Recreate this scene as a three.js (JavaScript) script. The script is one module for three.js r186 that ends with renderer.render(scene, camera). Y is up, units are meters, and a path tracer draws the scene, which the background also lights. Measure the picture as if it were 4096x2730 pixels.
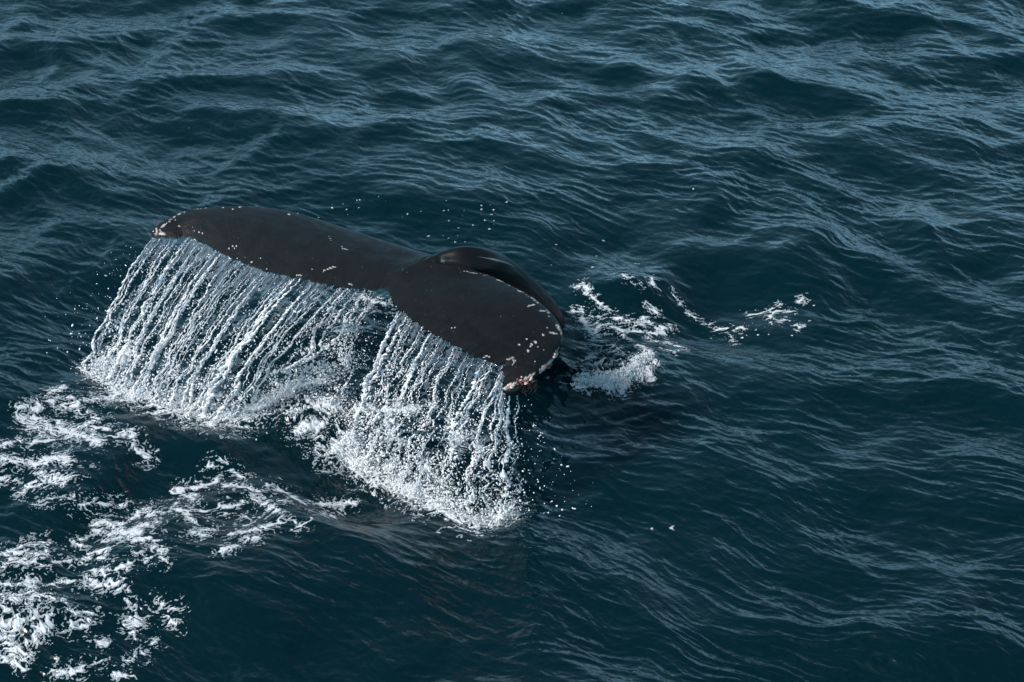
import * as THREE from 'three';
import { mergeGeometries } from 'three/addons/utils/BufferGeometryUtils.js';
import { createNoise2D, createNoise3D } from 'simplex-noise';

// ---------------------------------------------------------------- camera, sky, sun, exposure
const W = 4096, HH = 2730, CAM_H = 8.5, PITCH = 30 * Math.PI / 180, FOV = 24;
const scene = new THREE.Scene();
const camera = new THREE.PerspectiveCamera(FOV, W / HH, 0.1, 9000);
camera.position.set(0, CAM_H, 0);
camera.rotation.set(-PITCH, 0, 0);
const renderer = new THREE.WebGLRenderer({ antialias: true });
renderer.toneMapping = THREE.LinearToneMapping;
renderer.toneMappingExposure = 1.13;
renderer.shadowMap.enabled = true;

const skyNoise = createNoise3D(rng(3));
const SKY_AT = 2.1;  // haze noise offset, picked to brighten the unseen sky ahead for sheen on the sea
const SUN = new THREE.Vector3(-0.60, 0.69, 0.42).normalize();
{
  const w = 512, h = 256, d = new Float32Array(w * h * 4), v = new THREE.Vector3();
  for (let j = 0; j < h; j++) for (let i = 0; i < w; i++) {
    const el = ((j + 0.5) / h - 0.5) * Math.PI, az = ((i + 0.5) / w - 0.5) * 2 * Math.PI;
    v.set(Math.cos(el) * Math.cos(az), Math.sin(el), Math.cos(el) * Math.sin(az));
    const c = v.dot(SUN), up = Math.max(0, Math.sin(el));
    // a hazy dome: pale low down, deeper blue overhead, a soft veil round the sun
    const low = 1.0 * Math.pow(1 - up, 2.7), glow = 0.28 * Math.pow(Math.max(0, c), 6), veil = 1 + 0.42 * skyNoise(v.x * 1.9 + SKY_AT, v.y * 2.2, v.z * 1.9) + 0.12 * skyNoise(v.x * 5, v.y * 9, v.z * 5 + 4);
    const k = (j * w + i) * 4;
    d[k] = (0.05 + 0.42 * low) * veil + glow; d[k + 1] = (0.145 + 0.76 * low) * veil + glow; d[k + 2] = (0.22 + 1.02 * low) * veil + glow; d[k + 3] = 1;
  }
  const sky = new THREE.DataTexture(d, w, h, THREE.RGBAFormat, THREE.FloatType);
  sky.mapping = THREE.EquirectangularReflectionMapping;
  sky.magFilter = THREE.LinearFilter; sky.minFilter = THREE.LinearFilter; sky.needsUpdate = true;
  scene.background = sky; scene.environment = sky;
}
const sun = new THREE.DirectionalLight(new THREE.Color(1, 0.975, 0.95), 3.9);
sun.position.copy(SUN).multiplyScalar(60).add(new THREE.Vector3(0, 0, -15));
sun.target.position.set(0, 0, -15);
sun.castShadow = true; sun.shadow.radius = 24;
Object.assign(sun.shadow.camera, { left: -20, right: 20, top: 20, bottom: -20, near: 1, far: 150 });
sun.shadow.mapSize.set(4096, 4096);
scene.add(sun, sun.target);

// ---------------------------------------------------------------- helpers
function rng(seed) { let a = seed >>> 0; return () => { a = (a + 0x6D2B79F5) >>> 0; let t = a; t = Math.imul(t ^ (t >>> 15), t | 1); t ^= t + Math.imul(t ^ (t >>> 7), t | 61); return ((t ^ (t >>> 14)) >>> 0) / 4294967296; }; }
const n2 = createNoise2D(rng(11)), n2b = createNoise2D(rng(12)), n2c = createNoise2D(rng(13)), n3 = createNoise3D(rng(14));
const clamp = (x, a, b) => Math.min(b, Math.max(a, x));
const smooth = (a, b, x) => { const t = clamp((x - a) / (b - a), 0, 1); return t * t * (3 - 2 * t); };
const FPX = HH / 2 / Math.tan(FOV * Math.PI / 360), CP = Math.cos(PITCH), SP = Math.sin(PITCH);
/** where the ray through a point of the 4096 x 2730 photograph reaches height h (all placed things stand at their real height) */
function at(px, py, h = 0) {
  const x = (px - W / 2) / FPX, y = -(py - HH / 2) / FPX;
  const dy = y * CP - SP, dz = -y * SP - CP, t = (h - CAM_H) / dy;
  return new THREE.Vector3(x * t, h, dz * t);
}
function toPx(p) {
  const y = p.y - CAM_H, fwd = -p.z * CP - y * SP, upc = -p.z * SP + y * CP;
  return [W / 2 + p.x / fwd * FPX, HH / 2 - upc / fwd * FPX];
}
const names = {};
function numbered(n) { const k = names[n] = (names[n] ?? -1) + 1; return k ? `${n}_${String(k).padStart(3, '0')}` : n; }
function mesh(name, geo, mat, parent) {
  const m = new THREE.Mesh(geo, mat); m.name = parent === scene ? numbered(name) : name; m.castShadow = m.receiveShadow = true; parent.add(m); return m;
}
function group(name, label, category, kind, p) {
  const g = new THREE.Group(); g.name = numbered(name); g.userData = { label, category }; if (kind) g.userData.kind = kind; if (p) g.position.copy(p); scene.add(g); return g;
}
/** a periodic height texture from random whole-number waves: values 0..1 */
function rippleTexture(size, count, fmin, fmax, dir, spread, falloff, seed) {
  const r = rng(seed), a = new Float32Array(size * size), ws = [];
  for (let i = 0; i < count; i++) {
    const f = fmin * Math.pow(fmax / fmin, r()), th = dir + (r() + r() + r() - 1.5) * spread;
    ws.push([Math.round(f * Math.cos(th)), Math.round(f * Math.sin(th)), r() * 6.283, Math.pow(f, -falloff)]);
  }
  const sn = new Float32Array(size); for (let i = 0; i < size; i++) sn[i] = Math.sin(i / size * 2 * Math.PI);
  for (const [kx, ky, ph, am] of ws) {
    const p0 = Math.floor(ph / 6.2832 * size);
    for (let j = 0; j < size; j++) for (let i = 0; i < size; i++) a[j * size + i] += am * sn[(((kx * i + ky * j + p0) % size) + size) % size];
  }
  return toTexture(a, size, size);
}
function toTexture(a, w, h) {
  let lo = Infinity, hi = -Infinity; for (const x of a) { if (x < lo) lo = x; if (x > hi) hi = x; }
  const d = new Uint8Array(w * h * 4);
  for (let i = 0; i < a.length; i++) { const q = 255 * (a[i] - lo) / (hi - lo); d[i * 4] = d[i * 4 + 1] = d[i * 4 + 2] = q; d[i * 4 + 3] = 255; }
  const t = new THREE.DataTexture(d, w, h); t.wrapS = t.wrapT = THREE.RepeatWrapping; t.magFilter = THREE.LinearFilter; t.needsUpdate = true; return t;
}

// ---------------------------------------------------------------- the sea
const rw = rng(77), waves = [];
const DIR = Math.atan2(0.88, -0.47);                       // waves run towards the viewer and a little to the left
function band(n, l0, l1, steep, spread) {
  for (let i = 0; i < n; i++) {
    const l = l0 * Math.pow(l1 / l0, rw()), k = 2 * Math.PI / l, th = DIR + (rw() + rw() + rw() - 1.5) * spread;
    waves.push([k * Math.cos(th), k * Math.sin(th), rw() * 6.283, steep / k, 0.42 * steep / k]);
  }
}
band(5, 7, 12, 0.020, 1.6);
band(16, 2.0, 4.6, 0.032, 1.7);
band(28, 0.75, 2.2, 0.031, 1.9);
const mounds = [];                                         // [x, z, radius x, radius z, height, turn] round the whale
function mound(px, py, rx, rz, hgt, turn = 0) { const p = at(px, py); mounds.push([p.x, p.z, rx, rz, hgt, Math.cos(turn), Math.sin(turn)]); }
mound(2530, 1150, 0.55, 0.6, 0.16, 0.5); mound(2960, 1200, 0.75, 0.8, -0.13, 0.3); mound(2950, 1020, 0.9, 0.4, 0.10, 0.25);
mound(2480, 1470, 0.45, 0.25, 0.08, -0.5); mound(100, 2490, 0.45, 0.2, 0.10, -0.1); mound(850, 1800, 0.7, 0.3, 0.10, 0.5);
mound(1190, 2060, 0.55, 0.22, 0.08, 0.7); mound(1250, 1640, 0.55, 0.45, 0.08, 0.3); mound(1400, 2000, 0.4, 0.3, -0.06, 0.2);
const churns = [[1250, 1620, 0.75, 0.6], [1650, 1850, 0.7, 0.5], [800, 1620, 0.8, 0.35], [2450, 1450, 0.5, 0.45]].map(([px, py, rx, rz]) => { const p = at(px, py); return [p.x, p.z, rx, rz]; });
function churn(x, z) { let c = 0; for (const m of churns) { const u = (x - m[0]) / m[2], v = (z - m[1]) / m[3]; c = Math.max(c, Math.exp(-u * u - v * v)); } return c; }
const slicks = [[2880, 1160, 0.9, 0.8], [1000, 1850, 0.8, 0.35]].map(([px, py, rx, rz]) => { const p = at(px, py); return [p.x, p.z, rx, rz]; });       // smooth upwelling round the tail
function slick(x, z) { let c = 1; for (const m of slicks) { const u = (x - m[0]) / m[2], v = (z - m[1]) / m[3]; c *= 1 - 0.7 * Math.exp(-u * u - v * v); } return c; }
function seaHeight(x, z, fine = 1) {
  const wx = x + 0.35 * n2(x * 0.23, z * 0.23) + 0.07 * n2b(x * 1.1, z * 1.1), wz = z + 0.35 * n2(x * 0.23 + 40, z * 0.23 - 9) + 0.07 * n2b(x * 1.1 - 20, z * 1.1 + 50);
  let y = 0;
  for (const w of waves) { const t = w[0] * wx + w[1] * wz + w[2], c = Math.cos(t); y += w[3] * c + w[4] * (c * c - 0.5) * 0.9; }
  for (const m of mounds) { const dx = x - m[0], dz = z - m[1], u = (dx * m[5] + dz * m[6]) / m[2], v = (-dx * m[6] + dz * m[5]) / m[3], q = u * u + v * v; if (q < 9) y += m[4] * Math.exp(-q); }
  if (fine > 0) {
    const cx = 0.88 * wx + 0.47 * wz, cz = -0.47 * wx + 0.88 * wz;      // along and across the crests
    const gust = (0.85 + 0.4 * n2c(x * 0.35, z * 0.35)) * slick(x, z);
    let f = 0.021 * (1 - Math.abs(n2(cx * 0.9, cz * 2.3))) + 0.011 * (1 - Math.abs(n2b(cx * 2.0 + 7, cz * 5.2)));
    f += 0.0044 * (1 - Math.abs(n2c(cx * 4.6, cz * 11))) + 0.0022 * n2(cx * 10, cz * 22) + 0.0011 * n2b(cx * 20, cz * 46);
    y += fine * f * gust;
    const c = churn(x, z);
    if (c > 0.02) y += fine * c * (0.05 * n2(x * 4, z * 4) + 0.028 * Math.abs(n2b(x * 9, z * 9)) + 0.014 * Math.abs(n2c(x * 20, z * 20)) + 0.006 * n2(x * 45, z * 45));
  }
  return y;
}
const seaBump = rippleTexture(1024, 150, 10, 130, DIR, 1.5, 1.25, 5);
const seaMat = new THREE.MeshPhysicalMaterial({ color: new THREE.Color().setRGB(0.0003, 0.0105, 0.0150), roughness: 0.14, ior: 1.34, bumpMap: seaBump, bumpScale: 0.010 });
{
  // rows get farther apart with distance, columns outside the frame get wider: one sheet out to the horizon
  const zs = []; for (let z = 60; z > 6; z -= 9) zs.push(z); for (let z = 6; z > -7; z -= 0.5) zs.push(z);
  let z = -7.4; while (z > -34) { zs.push(z); const d2 = z * z + CAM_H * CAM_H; z -= 1.2 * d2 / CAM_H / (682 / 2 / Math.tan(FOV * Math.PI / 360)); }
  while (z > -7000) { zs.push(z); z *= 1.06; }
  const cs = []; const NF = 440;
  for (let i = -NF; i <= NF; i++) cs.push(1.22 * i / NF);
  for (let c = 1.26, s = 0.04; c < 60; s *= 1.18, c += s) { cs.push(c); cs.unshift(-c); }
  const nc = cs.length, nr = zs.length, pos = new Float32Array(nc * nr * 3), uv = new Float32Array(nc * nr * 2), idx = new Uint32Array((nc - 1) * (nr - 1) * 6);
  const half = Math.tan(FOV * Math.PI / 360) * W / HH;
  let p = 0, q = 0;
  for (let j = 0; j < nr; j++) {
    const zz = zs[j], depth = Math.max(6, -zz) * CP + CAM_H * SP, fade = smooth(-60, -34, zz);
    for (let i = 0; i < nc; i++) {
      const x = cs[i] * depth * half, inn = Math.abs(cs[i]) < 2.5;
      const y = Math.hypot(x, zz) > 220 ? 0 : seaHeight(x, zz, inn && zz < -6.5 ? fade : 0) * smooth(220, 120, Math.hypot(x, zz));
      pos[p++] = x; pos[p++] = y; pos[p++] = zz; uv[q++] = x / 3.1; uv[q++] = zz / 3.1;
    }
  }
  let k = 0;
  for (let j = 0; j < nr - 1; j++) for (let i = 0; i < nc - 1; i++) { const a = j * nc + i, b = a + 1, c = a + nc, d = c + 1; idx[k++] = a; idx[k++] = b; idx[k++] = c; idx[k++] = b; idx[k++] = d; idx[k++] = c; }
  const g = new THREE.BufferGeometry();
  g.setAttribute('position', new THREE.BufferAttribute(pos, 3)); g.setAttribute('uv', new THREE.BufferAttribute(uv, 2)); g.setIndex(new THREE.BufferAttribute(idx, 1)); g.computeVertexNormals();
  console.log('sea', nc, nr, idx.length / 3);
  const sea = mesh('sea', g, seaMat, scene);
  sea.userData = { kind: 'structure', label: 'dark teal open sea with short wind waves', category: 'sea' };
}

// ---------------------------------------------------------------- the whale: fluke and tail stock as one surface
const stations = [ // trailing edge px, py, height, leading edge px, py, height, half thickness
  [606, 947, 1.50, 605, 938, 1.51, .012], [640, 951, 1.50, 618, 914, 1.53, .022], [690, 951, 1.51, 650, 886, 1.56, .03], [745, 944, 1.52, 720, 852, 1.60, .036],
  [800, 961, 1.53, 800, 835, 1.64, .04], [880, 1005, 1.55, 905, 827, 1.68, .046], [990, 1055, 1.57, 1040, 829, 1.71, .052], [1110, 1093, 1.585, 1190, 854, 1.72, .058],
  [1240, 1121, 1.595, 1340, 901, 1.71, .064], [1370, 1143, 1.60, 1490, 950, 1.69, .07], [1470, 1155, 1.605, 1610, 988, 1.66, .078], [1546, 1156, 1.61, 1715, 1022, 1.62, .085],
  [1560, 1177, 1.605, 1790, 1052, 1.60, .088], [1580, 1215, 1.59, 1870, 1084, 1.61, .085], [1640, 1268, 1.565, 1960, 1106, 1.62, .078], [1720, 1318, 1.53, 2050, 1148, 1.60, .072],
  [1800, 1365, 1.49, 2130, 1191, 1.56, .068], [1880, 1411, 1.44, 2192, 1241, 1.50, .064], [1950, 1442, 1.39, 2235, 1294, 1.43, .062], [1996, 1460, 1.35, 2250, 1350, 1.36, .068],
  [2014, 1488, 1.31, 2230, 1405, 1.29, .074], [2017, 1522, 1.27, 2192, 1472, 1.22, .07], [2017, 1550, 1.23, 2128, 1518, 1.175, .066], [2023, 1570, 1.20, 2076, 1550, 1.16, .055], [2034, 1576, 1.18, 2044, 1571, 1.16, .025],
];
const trail = stations.map((s) => at(s[0], s[1], s[2])), lead = stations.map((s) => at(s[3], s[4], s[5]));
const NS = stations.length - 1;
const cr = (a, b, c, d, t) => 0.5 * (2 * b + (c - a) * t + (2 * a - 5 * b + 4 * c - d) * t * t + (3 * b - a - 3 * c + d) * t * t * t);
function spline(arr, u, get) { const i = clamp(Math.floor(u), 0, NS - 1), t = u - i, g = (k) => get(arr[clamp(k, 0, NS)]); return cr(g(i - 1), g(i), g(i + 1), g(i + 2), t); }
const sp3 = (arr, u) => new THREE.Vector3(spline(arr, u, (p) => p.x), spline(arr, u, (p) => p.y), spline(arr, u, (p) => p.z));
// arc length along the trailing edge, so that knobs on it have an even size
const ARC = [0]; { let q = sp3(trail, 0); for (let i = 1; i <= 960; i++) { const p = sp3(trail, i / 960 * NS); ARC.push(ARC[i - 1] + p.distanceTo(q)); q = p; } }
const arcAt = (u) => { const f = clamp(u / NS * 960, 0, 959.999), i = Math.floor(f); return ARC[i] + (ARC[i + 1] - ARC[i]) * (f - i); };
function trailPoint(u, smoothEdge = false) {
  const p = sp3(trail, u), l = sp3(lead, u), s = arcAt(u), dir = p.clone().sub(l), len = dir.length(); dir.divideScalar(len || 1);
  const ends = smooth(0, 1.2, u) * smooth(NS, NS - 1.2, u) * (1 - 0.7 * Math.exp(-(((u - 11.6) / 0.7) ** 2)));
  let j = 0.028 * Math.abs(Math.sin(s * 44 + 2.6 * n2(s * 5, 3))) * (0.6 + 0.4 * n2(s * 7, 5)) + 0.018 * n2(s * 11, 1) + 0.014 * n2(s * 34, 8);
  if (u > 18.6 && u < 19.9) j -= 0.05 * Math.exp(-(((u - 19.25) / 0.28) ** 2));        // the bite near the right tip
  return smoothEdge ? p : p.addScaledVector(dir, j * ends);
}
const stock = [ // centre line of the tail stock: px, py, height, radius
  [1600, 1130, 1.575, .03], [1680, 1092, 1.60, .075], [1760, 1062, 1.63, .105], [1850, 1048, 1.65, .138], [1950, 1074, 1.52, .158], [2041, 1130, 1.2, .17], [2113, 1203, .65, .198], [2166, 1280, .1, .245], [2200, 1355, -.5, .27], [2195, 1430, -1.1, .3],
].map(([px, py, h, r]) => ({ p: at(px, py, h), r }));
const stockCurve = new THREE.CatmullRomCurve3(stock.map((s) => s.p), false, 'centripetal');
const stockR = (t) => { const f = clamp(t * (stock.length - 1), 0, stock.length - 1.001), i = Math.floor(f), k = f - i; const g = (q) => stock[clamp(q, 0, stock.length - 1)].r; return cr(g(i - 1), g(i), g(i + 1), g(i + 2), k); };
const stockSamples = []; for (let i = 0; i <= 140; i++) { const t = i / 140; stockSamples.push([stockCurve.getPoint(t), stockR(t)]); }
const stockDist = (p) => { let d = 9; for (const [c, r] of stockSamples) d = Math.min(d, c.distanceTo(p) - r); return d; };
const whale = group('whale', 'dark wet whale tail raised above the sea with water pouring off its fluke', 'whale', null, at(2172, 1290, 0));
const fluke = { nu: 640, nv: 52, top: [] };
{
  const { nu, nv } = fluke, pos = [], uvs = [], idx = [], up = new THREE.Vector3(), a = new THREE.Vector3(), b = new THREE.Vector3();
  for (const side of [1, -1]) for (let i = 0; i <= nu; i++) {
    const u = i / nu * NS, T = trailPoint(u, true), J = trailPoint(u).sub(T), L = sp3(lead, u), th = Math.max(0.008, spline(stations, u, (s) => s[6]) * (0.72 + 0.28 * smooth(18, 21, u)));
    const du = 0.02, T2 = sp3(trail, Math.min(NS, u + du)).sub(sp3(trail, Math.max(0, u - du))), L2 = sp3(lead, Math.min(NS, u + du)).sub(sp3(lead, Math.max(0, u - du)));
    a.copy(T2).add(L2); b.copy(L).sub(T); up.crossVectors(a, b).normalize(); if (up.y < 0) up.negate();
    for (let j = 0; j <= nv; j++) {
      const v = 0.5 - 0.5 * Math.cos(j / nv * Math.PI);                                  // 0 trailing .. 1 leading, dense at both edges
      const prof = 1.02 * Math.sqrt(Math.max(0, 1 - v)) * Math.pow(v, 0.85) / 0.47 * 0.95 * (0.7 + 0.3 * v) + 0.10 * Math.sqrt(Math.max(0, 1 - (2 * v - 1) ** 2));
      const p = T.clone().lerp(L, v).addScaledVector(J, Math.pow(1 - v, 14)), s = arcAt(u);
      const wrinkle = 0.004 * n2(s * 3, v * 3) + 0.0018 * n2(s * 9, v * 10);
      p.addScaledVector(up, side * (th * prof * (side < 0 ? 1 + 1.3 * smooth(18.5, 21, u) : 1) + (j > 0 && j < nv ? wrinkle * Math.sin(v * Math.PI) : 0)) + 0.03 * Math.sin(v * Math.PI) * 0.6);
      if (side > 0) { const d = stockDist(p), k = 0.16, e = Math.max(0, k - Math.abs(d)); if (d > -0.02) p.addScaledVector(up, e * e / (4 * k)); fluke.top.push(p.clone()); }
      pos.push(p.x, p.y, p.z); uvs.push(u / NS, v);
    }
  }
  const N = (nu + 1) * (nv + 1);
  for (let s = 0; s < 2; s++) for (let i = 0; i < nu; i++) for (let j = 0; j < nv; j++) {
    const q = s * N + i * (nv + 1) + j, r = q + nv + 1;
    if (s === 0) idx.push(q, r, q + 1, r, r + 1, q + 1); else idx.push(q, q + 1, r, r, q + 1, r + 1);
  }
  const g1 = new THREE.BufferGeometry(); g1.setAttribute('position', new THREE.Float32BufferAttribute(pos, 3)); g1.setAttribute('uv', new THREE.Float32BufferAttribute(uvs, 2)); g1.setIndex(idx); g1.computeVertexNormals();
  // tail stock: a keel on its back, smoothed where it runs into the fluke
  const ns = 110, nr = 48, sp = [], su = [], si = [], X = new THREE.Vector3(), Y = new THREE.Vector3();
  for (let i = 0; i <= ns; i++) {
    const t = i / ns, c = stockCurve.getPoint(t), tan = stockCurve.getTangent(t), r = stockR(t);
    X.crossVectors(tan, new THREE.Vector3(0, 1, 0)).normalize(); Y.crossVectors(X, tan).normalize();
    for (let j = 0; j <= nr; j++) {
      const an = j / nr * 2 * Math.PI, keel = 1 + 0.14 * Math.pow(Math.max(0, Math.sin(an)), 6), wide = 0.86;
      const p = c.clone().addScaledVector(X, Math.cos(an) * r * wide).addScaledVector(Y, Math.sin(an) * r * keel).addScaledVector(X, 0.006 * n2(t * 9, an * 2));
      let dm = 9; for (let k = 0; k < fluke.top.length; k += 7) dm = Math.min(dm, fluke.top[k].distanceToSquared(p)); dm = Math.sqrt(dm);
      const k = 0.14, e = Math.max(0, k - dm); p.addScaledVector(X, Math.cos(an) * e * e / (4 * k) * 0.9).addScaledVector(Y, Math.sin(an) * e * e / (4 * k) * 0.5);
      sp.push(p.x, p.y, p.z); su.push(t * 0.3, j / nr);
    }
  }
  for (let i = 0; i < ns; i++) for (let j = 0; j < nr; j++) { const q = i * (nr + 1) + j, r = q + nr + 1; si.push(q, q + 1, r, r, q + 1, r + 1); }
  const g2 = new THREE.BufferGeometry(); g2.setAttribute('position', new THREE.Float32BufferAttribute(sp, 3)); g2.setAttribute('uv', new THREE.Float32BufferAttribute(su.map((x, i) => i % 2 ? 0.3 + 0.4 * x : 0.47 + x * 0.05), 2)); g2.setIndex(si); g2.computeVertexNormals();
  const g = mergeGeometries([g1, g2]); g.translate(-whale.position.x, -whale.position.y, -whale.position.z);

  // skin colour: charcoal with grain, pale scars, scuffed white edges (marks seen on the photographed skin)
  const w = 2048, h = 1024, d = new Uint8Array(w * h * 4), bumpA = new Float32Array(w * h), r = rng(5);
  const paint = new Float32Array(w * h);
  const grid = fluke.top.map(toPx);
  const uvOf = (px, py) => { let best = 1e9, bi = 0; for (let k = 0; k < grid.length; k++) { const e = (grid[k][0] - px) ** 2 + (grid[k][1] - py) ** 2; if (e < best) { best = e; bi = k; } } const i = Math.floor(bi / (nv + 1)), j = bi % (nv + 1); return [i / nu * w, (0.5 - 0.5 * Math.cos(j / nv * Math.PI)) * h]; };
  // one texel in metres, locally
  const scaleAt = (tx, ty) => { const u = tx / w * NS, v = ty / h, A = sp3(trail, u).lerp(sp3(lead, u), v), B = sp3(trail, Math.min(NS, u + .05)).lerp(sp3(lead, Math.min(NS, u + .05)), v); return [Math.max(0.0004, A.distanceTo(B) / .05 * NS / w), Math.max(0.0003, sp3(trail, u).distanceTo(sp3(lead, u)) / h)]; };
  function spot(px, py, rad, strength = 1, rough = 0.6) {
    const [tx, ty] = uvOf(px, py), [mx, my] = scaleAt(tx, ty), R = rad / 600, sd = r() * 100;
    const rx = Math.ceil(R * 1.6 / mx), ry = Math.ceil(R * 1.6 / my);
    for (let y = -ry; y <= ry; y++) for (let x = -rx; x <= rx; x++) {
      const X2 = x * mx / R, Y2 = y * my / R, q = Math.hypot(X2, Y2) + rough * n2(X2 * 1.3 + sd, Y2 * 1.3 - sd) + 0.35 * rough * n2(X2 * 4 + sd, Y2 * 4);
      if (q < 1) { const ix = Math.round(tx + x), iy = Math.round(ty + y); if (ix >= 0 && ix < w && iy >= 0 && iy < h) paint[iy * w + ix] = Math.max(paint[iy * w + ix], strength * smooth(1, 0.8, q)); }
    }
  }
  function scratch(pts, wid, strength) { for (let k = 0; k + 3 < pts.length; k += 2) { const n = Math.ceil(Math.hypot(pts[k + 2] - pts[k], pts[k + 3] - pts[k + 1]) / wid * 1.4); for (let q = 0; q <= n; q++) spot(pts[k] + (pts[k + 2] - pts[k]) * q / n, pts[k + 1] + (pts[k + 3] - pts[k + 1]) * q / n, wid * (0.6 + 0.6 * r()), strength, 0.7); } }
  const edge = (pts, wid, gap, st = 1) => { for (let k = 0; k + 3 < pts.length; k += 2) { const n = Math.ceil(Math.hypot(pts[k + 2] - pts[k], pts[k + 3] - pts[k + 1]) / wid); for (let q = 0; q < n; q++) if (r() > gap) spot(pts[k] + (pts[k + 2] - pts[k]) * q / n + (r() - .5) * wid, pts[k + 1] + (pts[k + 3] - pts[k + 1]) * q / n + (r() - .5) * wid * 1.2, wid * (0.5 + 1.0 * r()), st * (0.75 + 0.25 * r()), 0.8); } };
  edge([615, 938, 650, 938, 640, 915, 672, 888, 706, 860, 745, 842], 7, 0.15); edge([780, 836, 830, 832], 7, 0.2); edge([640, 938, 665, 940], 7, 0.2);
  for (const [x, y, q] of [[958, 828, 9], [1050, 830, 8], [932, 837, 6], [890, 831, 6], [1154, 857, 9], [1190, 853, 6], [1215, 860, 5], [715, 904, 5], [700, 880, 4], [775, 925, 4], [768, 908, 3], [795, 930, 6], [808, 935, 6], [914, 994, 7], [930, 984, 6], [944, 987, 6], [938, 995, 5], [1005, 1049, 6], [1040, 1034, 4], [1248, 1077, 4], [948, 1033, 4], [1066, 1075, 4], [980, 1032, 3], [718, 908, 3]]) spot(x, y, q);
  scratch([1292, 1084, 1340, 1066], 4, 1); scratch([1312, 946, 1326, 962], 3, 0.5); scratch([1368, 990, 1388, 1001], 4.5, 0.85); scratch([1184, 1103, 1198, 1100, 1206, 1104], 4, 0.9); scratch([1395, 1138, 1408, 1140], 4, 0.8);
  edge([2020, 1552, 2045, 1545, 2085, 1522, 2140, 1495], 6, 0.3); edge([2165, 1480, 2205, 1450, 2225, 1428, 2240, 1400], 16, 0.05); edge([2240, 1400, 2250, 1370, 2252, 1340], 10, 0.35); edge([2250, 1335, 2238, 1310, 2222, 1290], 10, 0.3); edge([2215, 1285, 2185, 1240, 2140, 1203, 2070, 1158, 1985, 1116], 6, 0.62, 0.9); edge([1860, 1086, 1930, 1098, 1985, 1116], 6, 0.45, 0.7);
  for (const [x, y, q] of [[2078, 1377, 6], [2130, 1377, 7], [2145, 1368, 8], [2125, 1385, 5], [2110, 1405, 7], [2151, 1389, 4], [2176, 1400, 4], [2170, 1343, 7], [2218, 1420, 8], [2190, 1310, 4], [1805, 1313, 4], [1819, 1313, 4], [2106, 1358, 5], [1935, 1430, 5], [1945, 1426, 6], [1955, 1427, 5], [2142, 1447, 4]]) spot(x, y, q);
  scratch([2110, 1226, 2138, 1218], 4, 1); scratch([2160, 1243, 2180, 1244], 4, 1); scratch([2070, 1163, 2095, 1170], 4, 1); scratch([2200, 1330, 2228, 1336], 5, 1); scratch([2030, 1438, 2050, 1432, 2058, 1445, 2050, 1460], 5, 0.6);
  for (let k = 0; k < 200; k++) { const tx = r() * w, ty = r() * h; spot(...toPx(sp3(trail, tx / w * NS).lerp(sp3(lead, tx / w * NS), ty / h)), 0.8 + 1.5 * r() * r(), 0.4 + 0.4 * r()); }
  for (let y = 0; y < h; y++) for (let x = 0; x < w; x++) {
    const k = y * w + x, s = x / w * 4.4, c = y / h * 0.95;
    const grain = n2(s * 60, c * 60) * 0.5 + n2b(s * 160, c * 160) * 0.5, cloud = n2(s * 2.2, c * 3.5) * 0.6 + n2c(s * 7 + 2 * n2(s, c), c * 4) * 0.4;
    const base = 0.0085 * (1 + 0.13 * grain + 0.16 * cloud), t = paint[k];
    const col = [base * 0.98, base * 0.98, base * 1.12], wht = [0.78, 0.70, 0.66];
    for (let q = 0; q < 3; q++) { const l = col[q] * (1 - t) + wht[q] * t * (0.85 + 0.15 * grain); d[k * 4 + q] = 255 * (l <= 0.0031308 ? l * 12.92 : 1.055 * Math.pow(l, 1 / 2.4) - 0.055); }
    d[k * 4 + 3] = 255;
    bumpA[k] = 0.5 + 0.2 * grain + 0.22 * t;
  }
  const map = new THREE.DataTexture(d, w, h); map.colorSpace = THREE.SRGBColorSpace; map.magFilter = THREE.LinearFilter; map.needsUpdate = true;
  const bump = toTexture(bumpA, w, h), wet = new Float32Array(w * h);                     // a patchy film of water on the skin
  for (let y = 0; y < h; y++) for (let x = 0; x < w; x++) { const s = x / w * 4.4, c = y / h * 0.95; wet[y * w + x] = 0.75 + 0.3 * n2(s * 3 + n2(s, c * 3), c * 1.6) + 0.22 * n2b(s * 14, c * 4) + 0.1 * n2c(s * 50, c * 20); }
  wet[0] = -1.0; wet[1] = 1.35; const rough = toTexture(wet, w, h);
  const skin = new THREE.MeshPhysicalMaterial({ map, roughness: 0.62, roughnessMap: rough, ior: 1.4, specularIntensity: 0.7, bumpMap: bump, bumpScale: 0.003 });
  mesh('tail', g, skin, whale);
}
console.log('whale done');

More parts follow.
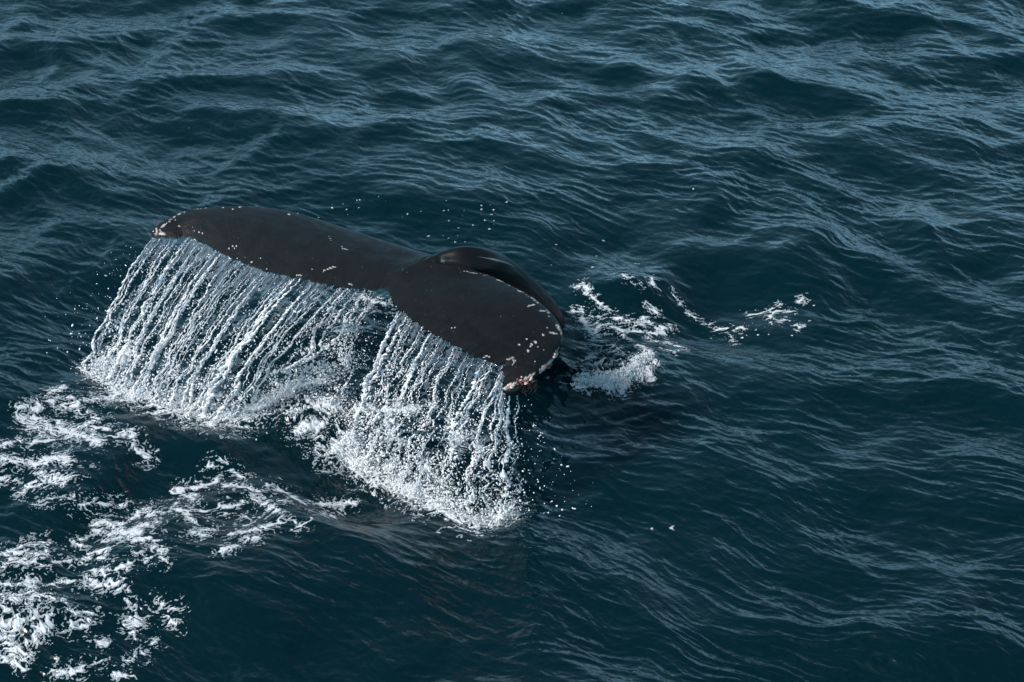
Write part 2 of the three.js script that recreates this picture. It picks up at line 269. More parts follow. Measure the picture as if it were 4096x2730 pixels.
// barnacles: small crusty cones in clusters along the right tip, with rusty growth between them
{
  const r = rng(31), pale = new THREE.MeshStandardMaterial({ color: new THREE.Color().setRGB(0.62, 0.50, 0.44), roughness: 0.8 }), rust = new THREE.MeshStandardMaterial({ color: new THREE.Color().setRGB(0.26, 0.085, 0.05), roughness: 0.75 });
  const shell = new THREE.LatheGeometry([[0.0, 0.25], [0.32, 0.32], [0.42, 0.62], [0.52, 0.6], [0.85, 0.2], [1, 0]].map(([x, y]) => new THREE.Vector2(x, y)), 9);
  const grid = fluke.top.map(toPx);
  const spots = [];
  for (const [px, py, n, sp, m] of [[2105, 1520, 20, 22, 0], [2110, 1530, 16, 26, 1], [2200, 1470, 12, 14, 1], [2225, 1425, 10, 12, 0], [2040, 1548, 8, 12, 0], [625, 925, 7, 12, 0], [636, 893, 3, 6, 1]]) for (let k = 0; k < n; k++) spots.push([px + (r() + r() - 1) * sp * 1.6, py + (r() + r() - 1) * sp, m]);
  for (const [px, py, m] of spots) {
    let best = 1e9, bi = 0; for (let k = 0; k < grid.length; k++) { const e = (grid[k][0] - px) ** 2 + (grid[k][1] - py) ** 2; if (e < best) { best = e; bi = k; } }
    const b = mesh('barnacle', shell, m ? rust : pale, whale), s = 0.007 + 0.012 * r();
    b.position.copy(fluke.top[bi]).sub(whale.position); b.position.y -= 0.002; b.scale.set(s, s * (0.8 + r()), s);
    b.rotation.set(0.5 * (r() - .2), r() * 6, -0.7 * r());
  }
  // ragged weed-like fringe hanging under the tip
  for (let k = 0; k < 9; k++) {
    const p = at(2085 + 60 * r(), 1532 - 0 * r(), 1.13 - 0.02 * r()), pts = [p]; const L = 0.05 + 0.09 * r();
    for (let q = 1; q < 6; q++) pts.push(p.clone().add(new THREE.Vector3((r() - .6) * 0.05, -L * q / 5, (r() - .5) * 0.04)));
    const t = mesh('weed_strand', new THREE.TubeGeometry(new THREE.CatmullRomCurve3(pts), 14, 0.0018 + 0.0022 * r(), 5), rust, whale); t.position.sub(whale.position);
  }
}

// ---------------------------------------------------------------- foam and falling water
/** the part of a grid where field > 0 as a domed sheet (up) or a closed lens (both sides) */
function shell(nx, ny, f, place, both) {
  const pos = [], idx = [], node = new Int32Array(nx * ny).fill(-1), back = both ? new Int32Array(nx * ny).fill(-1) : null, hE = new Int32Array(nx * ny).fill(-1), vE = new Int32Array(nx * ny).fill(-1), v = new THREE.Vector3();
  const put = (x, y, t) => { place(x, y, t, v); pos.push(v.x, v.y, v.z); return pos.length / 3 - 1; };
  const N = (i, j) => { const k = j * nx + i; if (node[k] < 0) { node[k] = put(i, j, f[k]); if (both) back[k] = put(i, j, -f[k]); } return k; };
  const H = (i, j) => { const k = j * nx + i; if (hE[k] < 0) { const a = f[k], b = f[k + 1]; hE[k] = put(i + a / (a - b), j, 0); } return hE[k]; };
  const V = (i, j) => { const k = j * nx + i; if (vE[k] < 0) { const a = f[k], b = f[k + nx]; vE[k] = put(i, j + a / (a - b), 0); } return vE[k]; };
  for (let j = 0; j < ny - 1; j++) for (let i = 0; i < nx - 1; i++) {
    const k = j * nx + i, A = f[k] > 0, B = f[k + 1] > 0, C = f[k + nx + 1] > 0, D = f[k + nx] > 0;
    if (!(A || B || C || D)) continue;
    const poly = [];
    if (A) poly.push([N(i, j), 1]); if (A !== B) poly.push([H(i, j), 0]);
    if (B) poly.push([N(i + 1, j), 1]); if (B !== C) poly.push([V(i + 1, j), 0]);
    if (C) poly.push([N(i + 1, j + 1), 1]); if (C !== D) poly.push([H(i, j + 1), 0]);
    if (D) poly.push([N(i, j + 1), 1]); if (D !== A) poly.push([V(i, j), 0]);
    const F = poly.map(([q, t]) => t ? node[q] : q);
    for (let m = 1; m + 1 < F.length; m++) idx.push(F[0], F[m + 1], F[m]);
    if (both) { const G = poly.map(([q, t]) => t ? back[q] : q); for (let m = 1; m + 1 < G.length; m++) idx.push(G[0], G[m], G[m + 1]); }
  }
  const g = new THREE.BufferGeometry(); g.setAttribute('position', new THREE.Float32BufferAttribute(pos, 3)); g.setIndex(idx); g.computeVertexNormals(); return g;
}
const foamMat = new THREE.MeshPhysicalMaterial({ color: new THREE.Color().setRGB(0.62, 0.64, 0.67), roughness: 0.75, ior: 1.33 });
const thinFoam = new THREE.MeshPhysicalMaterial({ color: new THREE.Color().setRGB(0.66, 0.74, 0.79), roughness: 0.6, ior: 1.33, transmission: 0.62, thickness: 0 });
let tris = 0;
/** strokes: [[x, y, x, y ...], width] in photograph points, laid on the water; the noise breaks them into lace */
function foam(name, label, strokes, { cell = 0.0085, thick = 0.02, lace = 1, haze = 0, warp = 1, bias = 0, seed = 0, dots = [] } = {}) {
  const segs = [];
  for (const [pts, w] of strokes) for (let k = 0; k + 1 < pts.length; k += 2) {
    const a = at(pts[k], pts[k + 1]), b = k + 3 < pts.length ? at(pts[k + 2], pts[k + 3]) : a; if (k + 3 >= pts.length && k) continue;
    segs.push([a.x, a.z, b.x, b.z, w / 430 * 1.15]);
  }
  for (const [px, py, r] of dots) { const a = at(px, py); segs.push([a.x, a.z, a.x + 0.01, a.z, r / 560]); }
  let x0 = 99, x1 = -99, z0 = 99, z1 = -99; for (const s of segs) { const m = s[4] * 2.2 + haze + 0.05; x0 = Math.min(x0, s[0] - m, s[2] - m); x1 = Math.max(x1, s[0] + m, s[2] + m); z0 = Math.min(z0, s[1] - m, s[3] - m); z1 = Math.max(z1, s[1] + m, s[3] + m); }
  const nx = Math.ceil((x1 - x0) / cell), nz = Math.ceil((z1 - z0) / cell), den = new Float32Array(nx * nz).fill(-1), near = haze ? new Float32Array(nx * nz) : null;
  for (const [ax, az, bx, bz, w] of segs) {
    const R = w * 2.2 + haze, i0 = Math.max(0, Math.floor((Math.min(ax, bx) - R - x0) / cell)), i1 = Math.min(nx - 1, Math.ceil((Math.max(ax, bx) + R - x0) / cell)), j0 = Math.max(0, Math.floor((Math.min(az, bz) - R * 1.6 - z0) / cell)), j1 = Math.min(nz - 1, Math.ceil((Math.max(az, bz) + R * 1.6 - z0) / cell)), L2 = (bx - ax) ** 2 + (bz - az) ** 2;
    for (let j = j0; j <= j1; j++) for (let i = i0; i <= i1; i++) {
      const x = x0 + i * cell, z = z0 + j * cell, t = L2 ? clamp(((x - ax) * (bx - ax) + (z - az) * (bz - az)) / L2, 0, 1) : 0;
      const dd = Math.hypot(x - ax - t * (bx - ax), (z - az - t * (bz - az)) / 1.5), q = 1 - dd / w, k = j * nx + i;
      if (q > den[k]) den[k] = q;
      if (haze) near[k] = Math.max(near[k], 1 - dd / (w + haze));
    }
  }
  const f = new Float32Array(nx * nz);
  for (let j = 0; j < nz; j++) for (let i = 0; i < nx; i++) {
    const k = j * nx + i; if (den[k] <= -1 && !(haze && near[k] > 0)) { f[k] = -1; continue; }
    const x = x0 + i * cell, z = z0 + j * cell, wx = x + warp * (0.16 * n2(x * 1.9 + seed, z * 1.9) + 0.05 * n2b(x * 7, z * 7 + seed)), wz = z + warp * (0.16 * n2(x * 1.9, z * 1.9 + 31 + seed) + 0.05 * n2b(x * 7 + 17, z * 7));
    const sx = wx + 0.25 * wz, n = 0.55 * n2(sx * 2.8 + seed, wz * 6) + 0.55 * n2b(sx * 6, wz * 14 + seed) + 0.45 * n2c(sx * 14, wz * 32) + 0.36 * n2(sx * 34, wz * 64);
    const web = 1 - Math.abs(n2c(wx * 4 + seed * 2, wz * 8.5)) * 3;                        // thin connected lines
    let v = den[k] * 1.05 - 0.86 - bias + lace * n * 1.05;
    if (den[k] > -0.9) v = Math.max(v, den[k] * 0.6 + web * 0.7 + n * 0.6 - 0.62);
    if (haze) v = Math.max(v, near[k] * 0.7 + web * 0.45 + n * 0.9 - 1.24);
    f[k] = v;
  }
  const base = new THREE.Vector3((x0 + x1) / 2, 0, (z0 + z1) / 2), grp = group(name, label, 'foam', 'stuff', base);
  const lay = (part, mat, f, lift, th) => {
    const g = shell(nx, nz, f, (i, j, t, v) => { const x = x0 + i * cell, z = z0 + j * cell; v.set(x - base.x, seaHeight(x, z) + lift + th * Math.sqrt(Math.max(0, t)) * (0.7 + 0.4 * n2(x * 40, z * 40)), z - base.z); }, false);
    tris += g.index.count / 3; mesh(part, g, mat, grp).userData.kind = 'stuff';
  };
  lay('dense_foam', foamMat, f, 0.007, thick);
  const f2 = f.map((v, k) => { if (v <= -1) return -1; const x = x0 + (k % nx) * cell, z = z0 + Math.floor(k / nx) * cell; return v + 0.44 + 0.6 * n2c(x * 30 + seed, z * 36) + 0.45 * n2b(x * 70, z * 80); });
  lay('thin_foam', thinFoam, f2, 0.004, 0.002);
}
const conv = (s, ox, oy, list) => list.map(([p, w = 14]) => [p.map((q, i) => (i % 2 ? oy : ox) + q * s), w * s]);
foam('foam', 'broad lacy streaks of white foam drifting on the dark water before the falling water', conv(0.7843, 0, 1500, [
  [[100, 265, 200, 260, 250, 285], 20], [[190, 290, 250, 310, 300, 320], 45], [[300, 300, 360, 330, 420, 345], 45], [[420, 300, 500, 270], 25], [[420, 350, 490, 380, 520, 400], 30], [[480, 320, 560, 325], 15],
  [[265, 170, 310, 190, 340, 195], 35], [[300, 180, 380, 175, 430, 200], 35], [[260, 130, 340, 100], 15], [[130, 215, 200, 215], 20], [[430, 165, 520, 155, 580, 140], 20], [[560, 150, 620, 100, 640, 95], 35], [[580, 150, 690, 170], 15], [[640, 120, 660, 150], 20],
  [[0, 420, 80, 390, 120, 380], 20], [[-40, 480, 60, 485, 180, 500, 240, 490], 25], [[230, 480, 330, 470, 350, 500], 30], [[150, 400, 270, 370], 15], [[-20, 570, 90, 570], 15], [[140, 620, 200, 585, 280, 590, 350, 580], 30], [[180, 540, 260, 580], 20], [[260, 600, 340, 610], 15], [[210, 690, 300, 680, 380, 690], 12],
  [[610, 360, 680, 345, 690, 400], 20], [[690, 420, 720, 435], 12], [[730, 440, 760, 445], 12], [[410, 530, 450, 540], 12],
  [[920, 580, 1000, 575, 1060, 560, 1110, 550], 18], [[920, 600, 990, 645], 15], [[960, 620, 1000, 620]], [[1140, 570, 1200, 580, 1260, 600, 1330, 610], 14], [[1290, 630, 1310, 640, 1380, 690, 1450, 760], 20], [[1120, 690, 1200, 690, 1240, 660], 15], [[1250, 800, 1330, 740, 1380, 700], 12], [[1190, 860, 1280, 840, 1370, 810, 1440, 795], 18], [[1440, 780, 1490, 780, 1540, 820], 12], [[1250, 890, 1310, 890], 15], [[1130, 960, 1220, 935], 10], [[1190, 500, 1260, 540], 8], [[1060, 480, 1130, 490], 12],
  [[415, 715, 480, 690, 540, 680, 640, 660], 12], [[480, 770, 540, 745, 600, 790], 22], [[500, 800, 580, 810, 640, 830, 700, 830], 28], [[540, 850, 640, 870, 720, 850], 22], [[590, 770, 640, 750, 720, 690, 790, 670]], [[700, 790, 770, 795, 800, 780], 25], [[650, 880, 570, 920, 450, 930], 10], [[760, 700, 770, 730], 20], [[820, 720, 900, 710, 950, 745], 18], [[950, 750, 1000, 790], 18], [[900, 660, 870, 700], 12], [[960, 720, 1060, 720], 10], [[1000, 830, 1080, 830], 12], [[980, 850, 1040, 860], 18],
  [[370, 875, 460, 885]], [[380, 860, 440, 840], 10], [[690, 895, 790, 890]], [[760, 930, 830, 960, 850, 970], 20], [[780, 1000, 850, 1010], 12], [[720, 970, 760, 1010]],
  [[-20, 960, 50, 930, 100, 920, 160, 895, 240, 890], 16], [[60, 940, 150, 950, 220, 950], 25], [[20, 1030, 60, 980, 130, 985], 20], [[60, 1000, 150, 1000, 200, 990]], [[210, 1020, 280, 990, 360, 960, 430, 965], 18], [[330, 970, 420, 950], 12], [[440, 940, 540, 930], 20], [[500, 960, 540, 980]], [[110, 1080, 200, 1090], 18], [[430, 1080, 480, 1100, 560, 1110, 610, 1115], 20], [[440, 1060, 490, 1090], 16], [[600, 1050, 690, 1025]], [[490, 1040, 560, 1045], 20], [[-20, 1110, 100, 1110, 180, 1130], 18], [[220, 1120, 300, 1085, 380, 1080], 10],
  [[370, 1320, 460, 1310], 10], [[180, 1290, 240, 1340], 25], [[650, 1260, 700, 1270, 680, 1300], 30], [[680, 1310, 690, 1350], 10], [[870, 1270, 900, 1285]], [[640, 1205, 650, 1205], 8], [[810, 1200, 830, 1200], 8], [[860, 1220, 900, 1220], 10], [[780, 1340, 790, 1360]], [[700, 1415, 730, 1425], 18], [[640, 1480, 690, 1440], 16], [[590, 1530, 620, 1545], 15], [[420, 1510, 500, 1480, 560, 1460], 8], [[270, 1520, 340, 1530, 420, 1525], 10], [[510, 1390, 550, 1390], 10],
  [[1370, 570, 1440, 590, 1500, 620, 1560, 635], 12], [[1590, 690, 1640, 680], 18], [[1640, 650, 1700, 650]], [[1420, 660, 1480, 660], 8], [[1780, 565, 1700, 585, 1620, 605], 13],
]), { seed: 3, thick: 0.007, haze: 0.1, bias: 0.06 });
foam('foam', 'thick rolling crest of cream white foam with dense bubbles at the edge of the drifting foam', conv(0.7843, 0, 1500, [
  [[-30, 1285, 60, 1250, 130, 1235], 29], [[60, 1270, 160, 1240, 240, 1230], 36], [[180, 1200, 240, 1210], 25], [[240, 1220, 330, 1230, 400, 1270, 470, 1275], 25], [[-20, 1180, 60, 1170], 11], [[60, 1190, 180, 1160]], [[-20, 1360, 60, 1340, 140, 1340], 25], [[50, 1390, 90, 1440, 120, 1460], 29], [[20, 1380, 60, 1400], 29], [[100, 1500, 50, 1480], 14], [[0, 1450, 40, 1480, 130, 1520], 11], [[200, 1350, 280, 1370], 14], [[150, 1400, 250, 1410], 14],
]), { seed: 9, thick: 0.02, lace: 1.05, bias: 0.28, haze: 0.03 });
foam('foam', 'white churned foam along the foot of the water falling from the long fluke lobe', [
  [[350, 1480, 420, 1540, 500, 1575, 600, 1610], 34], [[600, 1620, 700, 1655, 800, 1680, 900, 1690], 46], [[880, 1690, 980, 1675, 1080, 1640, 1150, 1600], 60], [[420, 1450, 480, 1420], 60], [[1100, 1620, 1200, 1560, 1300, 1540], 30], [[700, 1600, 900, 1630], 30], [[1180, 1690, 1260, 1660, 1340, 1660], 30], [[1310, 1790, 1380, 1770], 45], [[1200, 1730, 1290, 1720], 24], [[1350, 1340, 1420, 1330, 1480, 1300], 14], [[1450, 1172, 1500, 1200, 1550, 1210], 12], [[1440, 1230, 1500, 1235], 6],
], { seed: 14, thick: 0.02, haze: 0.14, bias: 0.1 });
foam('foam', 'white foam ridge at the foot of the water falling from the barnacled fluke lobe', [
  [[1385, 1785, 1430, 1820, 1500, 1860], 40], [[1500, 1860, 1600, 1890, 1650, 1930], 42], [[1650, 1930, 1690, 1980, 1760, 2005], 44], [[1760, 2005, 1850, 2040, 1960, 2050], 40], [[1960, 2030, 2040, 2010], 40], [[1800, 2060, 1900, 2085], 24], [[1440, 1640, 1560, 1630, 1660, 1620], 24], [[1540, 1680, 1600, 1760], 24], [[1830, 1760, 1870, 1740], 36], [[1700, 1850, 1760, 1900], 24],
], { seed: 21, thick: 0.02, haze: 0.14, bias: 0.12 });
foam('foam', 'patchy white foam wake beside the tail stock where it enters the sea', conv(0.595, 2000, 1000, [
  [[510, 260, 560, 240, 590, 290], 25], [[590, 310, 680, 360, 750, 400]], [[820, 230, 840, 260, 880, 260], 10], [[1020, 240, 1040, 290]], [[950, 290, 970, 300], 10], [[1000, 380, 1060, 390]], [[780, 440, 850, 455, 920, 460, 1000, 445, 1060, 460, 1150, 445], 22], [[540, 430, 580, 480, 620, 520], 36], [[660, 480, 740, 490, 830, 510, 900, 500], 28], [[800, 500, 840, 530], 26], [[900, 500, 1000, 510, 1100, 480], 20], [[1000, 530, 1060, 555], 8], [[630, 550, 660, 545], 22], [[660, 570, 720, 575], 16], [[620, 600, 720, 600], 8], [[700, 590, 760, 600], 12], [[790, 620, 830, 650, 850, 690], 9], [[930, 600, 960, 610, 980, 630], 18], [[740, 640, 790, 650], 16], [[450, 490, 480, 500], 10], [[490, 390, 560, 395], 10], [[570, 410, 690, 430], 10], [[590, 760, 680, 770, 740, 780, 820, 770], 10], [[600, 700, 640, 705], 16], [[650, 750, 700, 740], 8], [[690, 700, 720, 690], 10], [[1090, 590, 1120, 550, 1160, 560], 18], [[1120, 620, 1180, 635], 8], [[1180, 580, 1260, 590]],
  [[1160, 280, 1220, 315], 7], [[1270, 350, 1320, 360], 8], [[1370, 390, 1430, 400], 7], [[1460, 425, 1540, 425], 6], [[1600, 435, 1640, 435], 11], [[1690, 355, 1770, 355], 8], [[1820, 390, 1860, 360, 1950, 370], 13], [[2000, 330, 2040, 310], 13], [[1880, 440, 1920, 430]], [[1990, 480, 2010, 490]], [[1560, 500, 1580, 510], 12], [[1780, 350, 1880, 330], 5],
]), { seed: 27, thick: 0.006, warp: 0.4, haze: 0.07 });
foam('foam', 'frothing crescent of white splash beyond the barnacled lobe beside the tail wake', conv(0.595, 2000, 1000, [
  [[560, 880, 640, 890, 740, 910, 820, 920], 45], [[760, 890, 860, 870, 920, 840], 50], [[880, 850, 930, 770, 1000, 740], 55], [[960, 700, 1000, 710], 25], [[1000, 800, 1020, 860], 25], [[640, 870, 720, 880], 40],
]), { seed: 33, thick: 0.05, cell: 0.0075, lace: 1.5 });
{
  const r = rng(41), dots = [];
  for (let k = 0; k < 38; k++) dots.push([1880 + (r() + r() - 1) * 260, 890 + (r() + r() - 1) * 85, 2.5 + 5 * r() * r()]);
  for (let k = 0; k < 18; k++) dots.push([1450 + (r() + r() - 1) * 300, 830 + (r() + r() - 1) * 60, 2 + 3 * r() * r()]);
  for (let k = 0; k < 14; k++) dots.push([2300 + (r() + r() - 1) * 350, 1060 + (r() + r() - 1) * 140, 2.5 + 5 * r() * r()]);
  for (let k = 0; k < 40; k++) dots.push([3060 + (r() + r() - 1) * 280, 1250 + (r() + r() - 1) * 100, 3 + 6 * r() * r()]);
  for (let k = 0; k < 40; k++) dots.push([r() * 4096, r() * 1300, 1.5 + 2.5 * r() * r()]);
  for (let k = 0; k < 4; k++) dots.push([2300 + r() * 1500, 1500 + r() * 900, 2 + 3 * r() * r()]);
  dots.push([2690, 2082, 10], [2610, 2074, 5], [886, 186, 6], [2770, 780, 5]);
  foam('foam_flecks', 'tiny white foam flecks scattered thinly over the open water', [], { dots, seed: 50, thick: 0.012, cell: 0.016, lace: 0.5 });
}
console.log('foam', tris);

// falling water
const whiteWater = new THREE.MeshPhysicalMaterial({ color: new THREE.Color().setRGB(0.92, 0.93, 0.94), roughness: 0.3, ior: 1.33, transmission: 0.12, thickness: 0 });
const clearWater = new THREE.MeshPhysicalMaterial({ color: new THREE.Color().setRGB(0.72, 0.80, 0.86), roughness: 0.16, ior: 1.33, transmission: 0.93, thickness: 0 });
const dropGeo = new THREE.IcosahedronGeometry(1, 1);
function polyline(list) { // [u, px, py]: where water leaving the edge at station u meets the sea
  return (u) => { let i = 0; while (i < list.length - 2 && u > list[i + 1][0]) i++; const a = list[i], b = list[i + 1], t = (u - a[0]) / (b[0] - a[0]); return [a[1] + (b[1] - a[1]) * t, a[2] + (b[2] - a[2]) * t]; };
}
function curtain(label, u0, u1, foot, { seed, strands, broken, film, drops, wobble }) {
  const r = rng(seed), N = 200, T = [], B = [], A = [0], fp = polyline(foot);
  for (let i = 0; i <= N; i++) {
    const u = u0 + (u1 - u0) * i / N, t = trailPoint(Math.min(u, NS)), q = fp(u), b = at(q[0], q[1]);
    if (u > NS) t.copy(sp3(lead, 2 * NS - u)).setY(t.y - 0.06);
    b.y = seaHeight(b.x, b.z); t.y -= 0.012; T.push(t); B.push(b); if (i) A.push(A[i - 1] + t.distanceTo(T[i - 1]));
  }
  const len = A[N], drop = 1.75;
  const byArc = (a) => { a = clamp(a, 0, len); let lo = 0, hi = N; while (hi - lo > 1) { const m = (lo + hi) >> 1; if (A[m] <= a) lo = m; else hi = m; } return lo + (a - A[lo]) / Math.max(1e-6, A[hi] - A[lo]); };
  const tv = new THREE.Vector3(), bv = new THREE.Vector3();
  /** a metres along the edge, t 0 at the edge .. 1 at the sea, o metres off the sheet */
  function P(a, t, o, out) {
    const f = byArc(a), i = Math.min(N - 1, Math.floor(f)), k = f - i; tv.copy(T[i]).lerp(T[i + 1], k); bv.copy(B[i]).lerp(B[i + 1], k);
    const g = 0.74 * t + 0.26 * t * t, w = wobble * t;
    out.set(tv.x + (bv.x - tv.x) * t + w * n2(a * 3 + seed, t * 4), tv.y + (bv.y - tv.y) * g, tv.z + (bv.z - tv.z) * t + w * 1.4 * n2b(a * 2.5 - seed, t * 3));
    out.x += o * -0.35; out.z += o * 0.85; out.y += o * 0.35; return out;
  }
  const mid = P(len / 2, 1, 0, new THREE.Vector3());
  const grp = group('falling_water', label, 'falling water', 'stuff', mid);
  const add = (name, g, m) => { g.translate(-mid.x, -mid.y, -mid.z); tris += g.index.count / 3; return mesh(name, g, m, grp); };
  // 1. separate ropes of white water
  const lines = [];
  for (let k = 0; k < strands; k++) lines.push([clamp((k + 0.5 + 3.2 * (r() - 0.5)) / strands + 0.018 * n2(k * 0.9, seed), 0.002, 0.998) * len, 0.35 + 1.9 * Math.pow(r(), 2.8), r() * 50, r() < 0.75 ? 1 : 0.6 + 0.4 * r()]);
  for (const [a0, wid, sd, end] of lines) {
    const seg = 190, nr = 5, pos = [], idx = [], c = new THREE.Vector3(), d = new THREE.Vector3();
    for (let i = 0; i <= seg; i++) {
      const t = i / seg * Math.min(1.02, end), y = t * drop;
      const a = a0 + 0.009 * n2(y * 11, sd) + 0.008 * n2b(y * 30, sd) + 0.05 * t * t * n2c(y * 1.6, sd) + 0.02 * n2c(y * 4, sd + 9) * t + (0.04 + 0.14 * broken) * t * n2(sd * 3.1, 7);
      P(a, t, 0.02 * n2(y * 9, sd + 5) + 0.10 * t * n2(sd, 3), c); P(a, Math.min(1.1, t + 0.01), 0, d);
      const gap = broken * t * 1.2 + n2(y * 7, sd + 20) * 0.5 + n2b(y * 24, sd) * 0.35;
      const rad = Math.max(0.0006, (0.0064 * wid * (0.45 + 0.55 * smooth(0, 0.2, t)) * (1 + 0.9 * t) * (0.9 + 0.5 * n2b(y * 9, sd + 2) + 0.45 * n2(y * 24, sd + 3) + 0.25 * n2(y * 60, sd + 8))) * (gap > 0.75 ? 0.12 : 1)) * (i === seg ? 0.1 : 1);
      for (let j = 0; j < nr; j++) { const an = j / nr * 6.2832 + 0.6 * n2(y * 20, sd + j * 9); pos.push(c.x + Math.cos(an) * rad * 1.15, c.y + Math.sin(an) * rad * 0.5, c.z + Math.sin(an) * rad); }
    }
    for (let i = 0; i < seg; i++) for (let j = 0; j < nr; j++) { const q = i * nr + j, q2 = i * nr + (j + 1) % nr; idx.push(q, q + nr, q2, q2, q + nr, q2 + nr); }
    const g = new THREE.BufferGeometry(); g.setAttribute('position', new THREE.Float32BufferAttribute(pos, 3)); g.setIndex(idx); g.computeVertexNormals(); add('water_stream', g, whiteWater);
  }
  // 2. thin sheets between them, torn into holes; 3. white lace where the sheets break
  const sheet = (name, mat, cell, th, off, field) => {
    const nx = Math.ceil(len / cell) + 1, ny = Math.ceil(drop / cell) + 1, f = new Float32Array(nx * ny);
    for (let j = 0; j < ny; j++) for (let i = 0; i < nx; i++) { const e = Math.min(i, nx - 1 - i) * cell; f[j * nx + i] = Math.min(field(i * cell, j / (ny - 1), j * cell), e * 20 - 0.05, j === ny - 1 ? -0.1 : 9); }
    const g = shell(nx, ny, f, (i, j, t, v) => { const a = i * cell, tt = j / (ny - 1), y = j * cell; P(a + 0.006 * n2(a * 40, y * 30), tt, off * (0.3 + tt) * n2(a * 2 + off * 90, y * 2.2) + 0.012 * n2b(a * 16, y * 7) + Math.sign(t) * th * Math.sqrt(Math.abs(t)), v); }, true);
    add(name, g, mat);
  };
  const ww = (a, y, s) => a + 0.010 * n2(a * 20 + s, y * 16) + 0.006 * n2b(a * 55, y * 45 + s) + 0.03 * n2c(a * 4, y * 2.5 + s);
  sheet('water_film', clearWater, 0.0085, 0.0035, 0.05, (a, t, y) => {
    const x = ww(a, y, seed), n = 0.6 * n2(x * 7, y * 1.3 + seed) + 0.5 * n2b(x * 16, y * 2.6) + 0.35 * n2c(x * 26, y * 11);
    return film + 0.45 * (1 - smooth(0, 0.3, t)) - 0.45 * t + n - 1.2 * smooth(len - 0.25, len, a);
  });
  if (strands > 10) for (const [q, off] of [[1, 0.06], [2, 0.14]]) sheet('water_lace', whiteWater, 0.0065, 0.005, off, (a, t, y) => {
    const s = seed + q * 13.7, x = ww(a, y, s), fall = smooth(0.0, 0.25, t);
    const streak = 1 - Math.abs(n2(x * (13 - 4 * t * broken), y * (1.1 + 1.6 * broken) + s)) * (3.4 - 0.6 * t);
    const web = 1 - Math.abs(n2b(x * 11 + s, y * 9)) * 3.6, fine = 0.5 * n2c(x * 42, y * 30 + s) + 0.35 * n2(x * 90, y * 75);
    const patch = 0.35 * n2c(a * 2.6 + s, y * 1.9);
    return Math.max(streak * (1 - 0.3 * broken), web * (0.35 + 0.6 * broken) * fall + 0.2 * t - 0.2) + fine * (0.55 + 0.5 * t) + patch - 1.06 + 0.05 * broken + 0.2 * t * t - 0.12 * q - 0.5 * smooth(len - 0.2, len, a) * (1 - broken);
  });
  // 4. droplets: along the ropes, in clusters, and thrown clear of the sheet
  const M = new THREE.Matrix4(), Q = new THREE.Quaternion(), S = new THREE.Vector3(), p = new THREE.Vector3(), inst = new THREE.InstancedMesh(dropGeo, whiteWater, drops), e = new THREE.Euler();
  for (let k = 0; k < drops; k++) {
    let t = Math.pow(r(), 0.7), a, o;
    const m = r();
    if (m < 0.42) { const l = lines[Math.floor(r() * lines.length)]; a = l[0] + (r() + r() - 1) * 0.03 + 0.05 * t * t * n2c(t * drop * 1.6, l[2]); o = (r() - .5) * 0.06; }
    else if (m < 0.965) { let tr = 0; do { a = r() * len; t = Math.pow(r(), 0.6); } while (n2(a * 5 + seed, t * 6) + 0.5 * n2b(a * 14, t * 16) < 0.25 - 0.35 * broken * t && ++tr < 12); o = (r() - .4) * 0.22 * (0.3 + t); }
    else { const left = r() < 0.5; t = 0.15 + 0.9 * r(); a = left ? 0 : len; o = (r() - .5) * 0.3; }
    P(a, Math.min(1, t), o, p);
    if (m >= 0.965) { const away = Math.abs(r() + r() + r() - 1.5) * 0.55 * (0.3 + t); p.x += (a ? 1 : -1) * away; p.y += (r() - .4) * 0.2; }
    else p.y += (r() - .5) * 0.03;
    const s = 0.0017 + 0.0058 * Math.pow(r(), 2.6) * (0.5 + t);
    e.set(r() * 6, r() * 6, r() * 6); Q.setFromEuler(e); S.set(s, s * (1 + 2.2 * r() * r()), s * (0.8 + 0.4 * r())); p.y = Math.max(p.y, 0.0);
    M.compose(p.sub(mid), Q, S); inst.setMatrixAt(k, M);
  }
  inst.name = 'spray_drops'; inst.userData.kind = 'stuff'; inst.castShadow = inst.receiveShadow = true; grp.add(inst);
}
curtain('wide curtain of white water ropes falling from the long fluke lobe', 0.1, 9.1, [[0.1, 335, 1465], [1, 362, 1492], [3, 430, 1542], [4, 480, 1565], [5, 555, 1595], [6, 632, 1630], [7, 732, 1668], [8, 850, 1692], [9.1, 975, 1680]], { seed: 101, strands: 52, broken: 0.3, film: -0.08, drops: 7000, wobble: 0.05 });
curtain('thin trickles and drops falling between the two falls near the notch of the fluke', 9.0, 10.5, [[9, 1030, 1640], [9.7, 1210, 1640], [10.5, 1370, 1640]], { seed: 151, strands: 9, broken: 0.8, film: -0.75, drops: 3200, wobble: 0.12 });
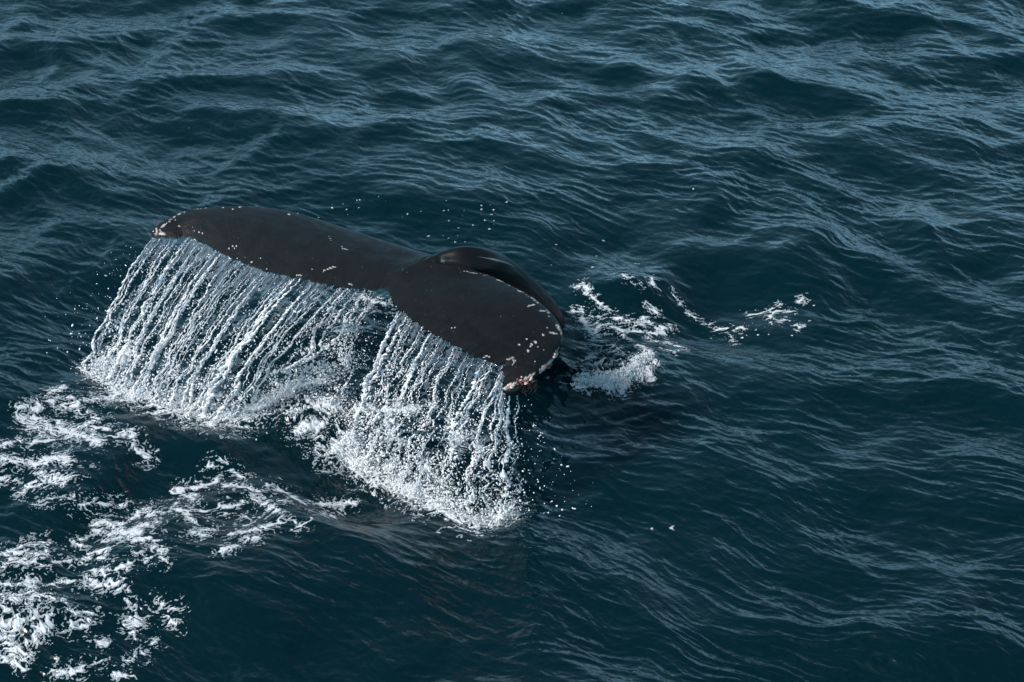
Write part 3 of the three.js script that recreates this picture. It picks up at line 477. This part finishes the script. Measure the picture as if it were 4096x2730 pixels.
curtain('broken veil of white water and drops falling from the barnacled fluke lobe', 13.4, 24.9, [[13.4, 1385, 1770], [14, 1405, 1795], [15, 1455, 1845], [16, 1535, 1885], [17, 1640, 1935], [18, 1740, 2000], [19, 1810, 2030], [20, 1855, 2048], [22, 1935, 2068], [24, 2005, 2060], [24.9, 2060, 2030]], { seed: 207, strands: 38, broken: 0.9, film: -0.3, drops: 8500, wobble: 0.10 });

// splashes thrown up where the water lands and beside the tail wake
function splash(label, pts, n, spread, hgt, seed) {
  const r = rng(seed), base = at(pts[0][0], pts[0][1]), grp = new THREE.InstancedMesh(dropGeo, whiteWater, n), M = new THREE.Matrix4(), Q = new THREE.Quaternion(), S = new THREE.Vector3(), e = new THREE.Euler();
  for (let k = 0; k < n; k++) {
    const f = r() * (pts.length - 1), i = Math.floor(f), a = pts[i], b = pts[i + 1], p = at(a[0] + (b[0] - a[0]) * (f - i), a[1] + (b[1] - a[1]) * (f - i));
    p.x += (r() + r() - 1) * spread; p.z += (r() + r() - 1) * spread; const lump = 0.4 + 0.6 * Math.abs(n2(p.x * 7, p.z * 7));
    p.y = seaHeight(p.x, p.z) + hgt * lump * Math.pow(r(), 1.8);
    const s = 0.002 + 0.006 * Math.pow(r(), 2.5); e.set(r() * 6, r() * 6, r() * 6); Q.setFromEuler(e); S.set(s, s * (0.7 + r()), s * (0.8 + 0.5 * r())); M.compose(p.sub(base), Q, S); grp.setMatrixAt(k, M);
  }
  grp.position.copy(base); grp.name = numbered('splash'); grp.userData = { label, category: 'splash', kind: 'stuff' }; grp.castShadow = grp.receiveShadow = true; scene.add(grp);
}
splash('low line of white splash drops where the long curtain meets the sea', [[360, 1470], [450, 1550], [600, 1620], [750, 1670], [900, 1690], [1050, 1665], [1180, 1600]], 2600, 0.15, 0.16, 61);
splash('splash drops leaping where the broken veil meets the sea', [[1420, 1790], [1560, 1880], [1680, 1960], [1800, 2020], [1950, 2050], [2050, 2010]], 2900, 0.18, 0.2, 62);
splash('crescent of splash drops over the froth beyond the barnacled lobe', [[2330, 1525], [2430, 1540], [2520, 1510], [2560, 1460], [2600, 1420]], 5000, 0.08, 0.13, 63);
splash('loose drops over the boiling water between the two falls', [[1100, 1560], [1250, 1600], [1350, 1640], [1420, 1700], [1300, 1500], [1440, 1400]], 2200, 0.25, 0.12, 64);
console.log('tris', tris);
renderer.render(scene, camera);
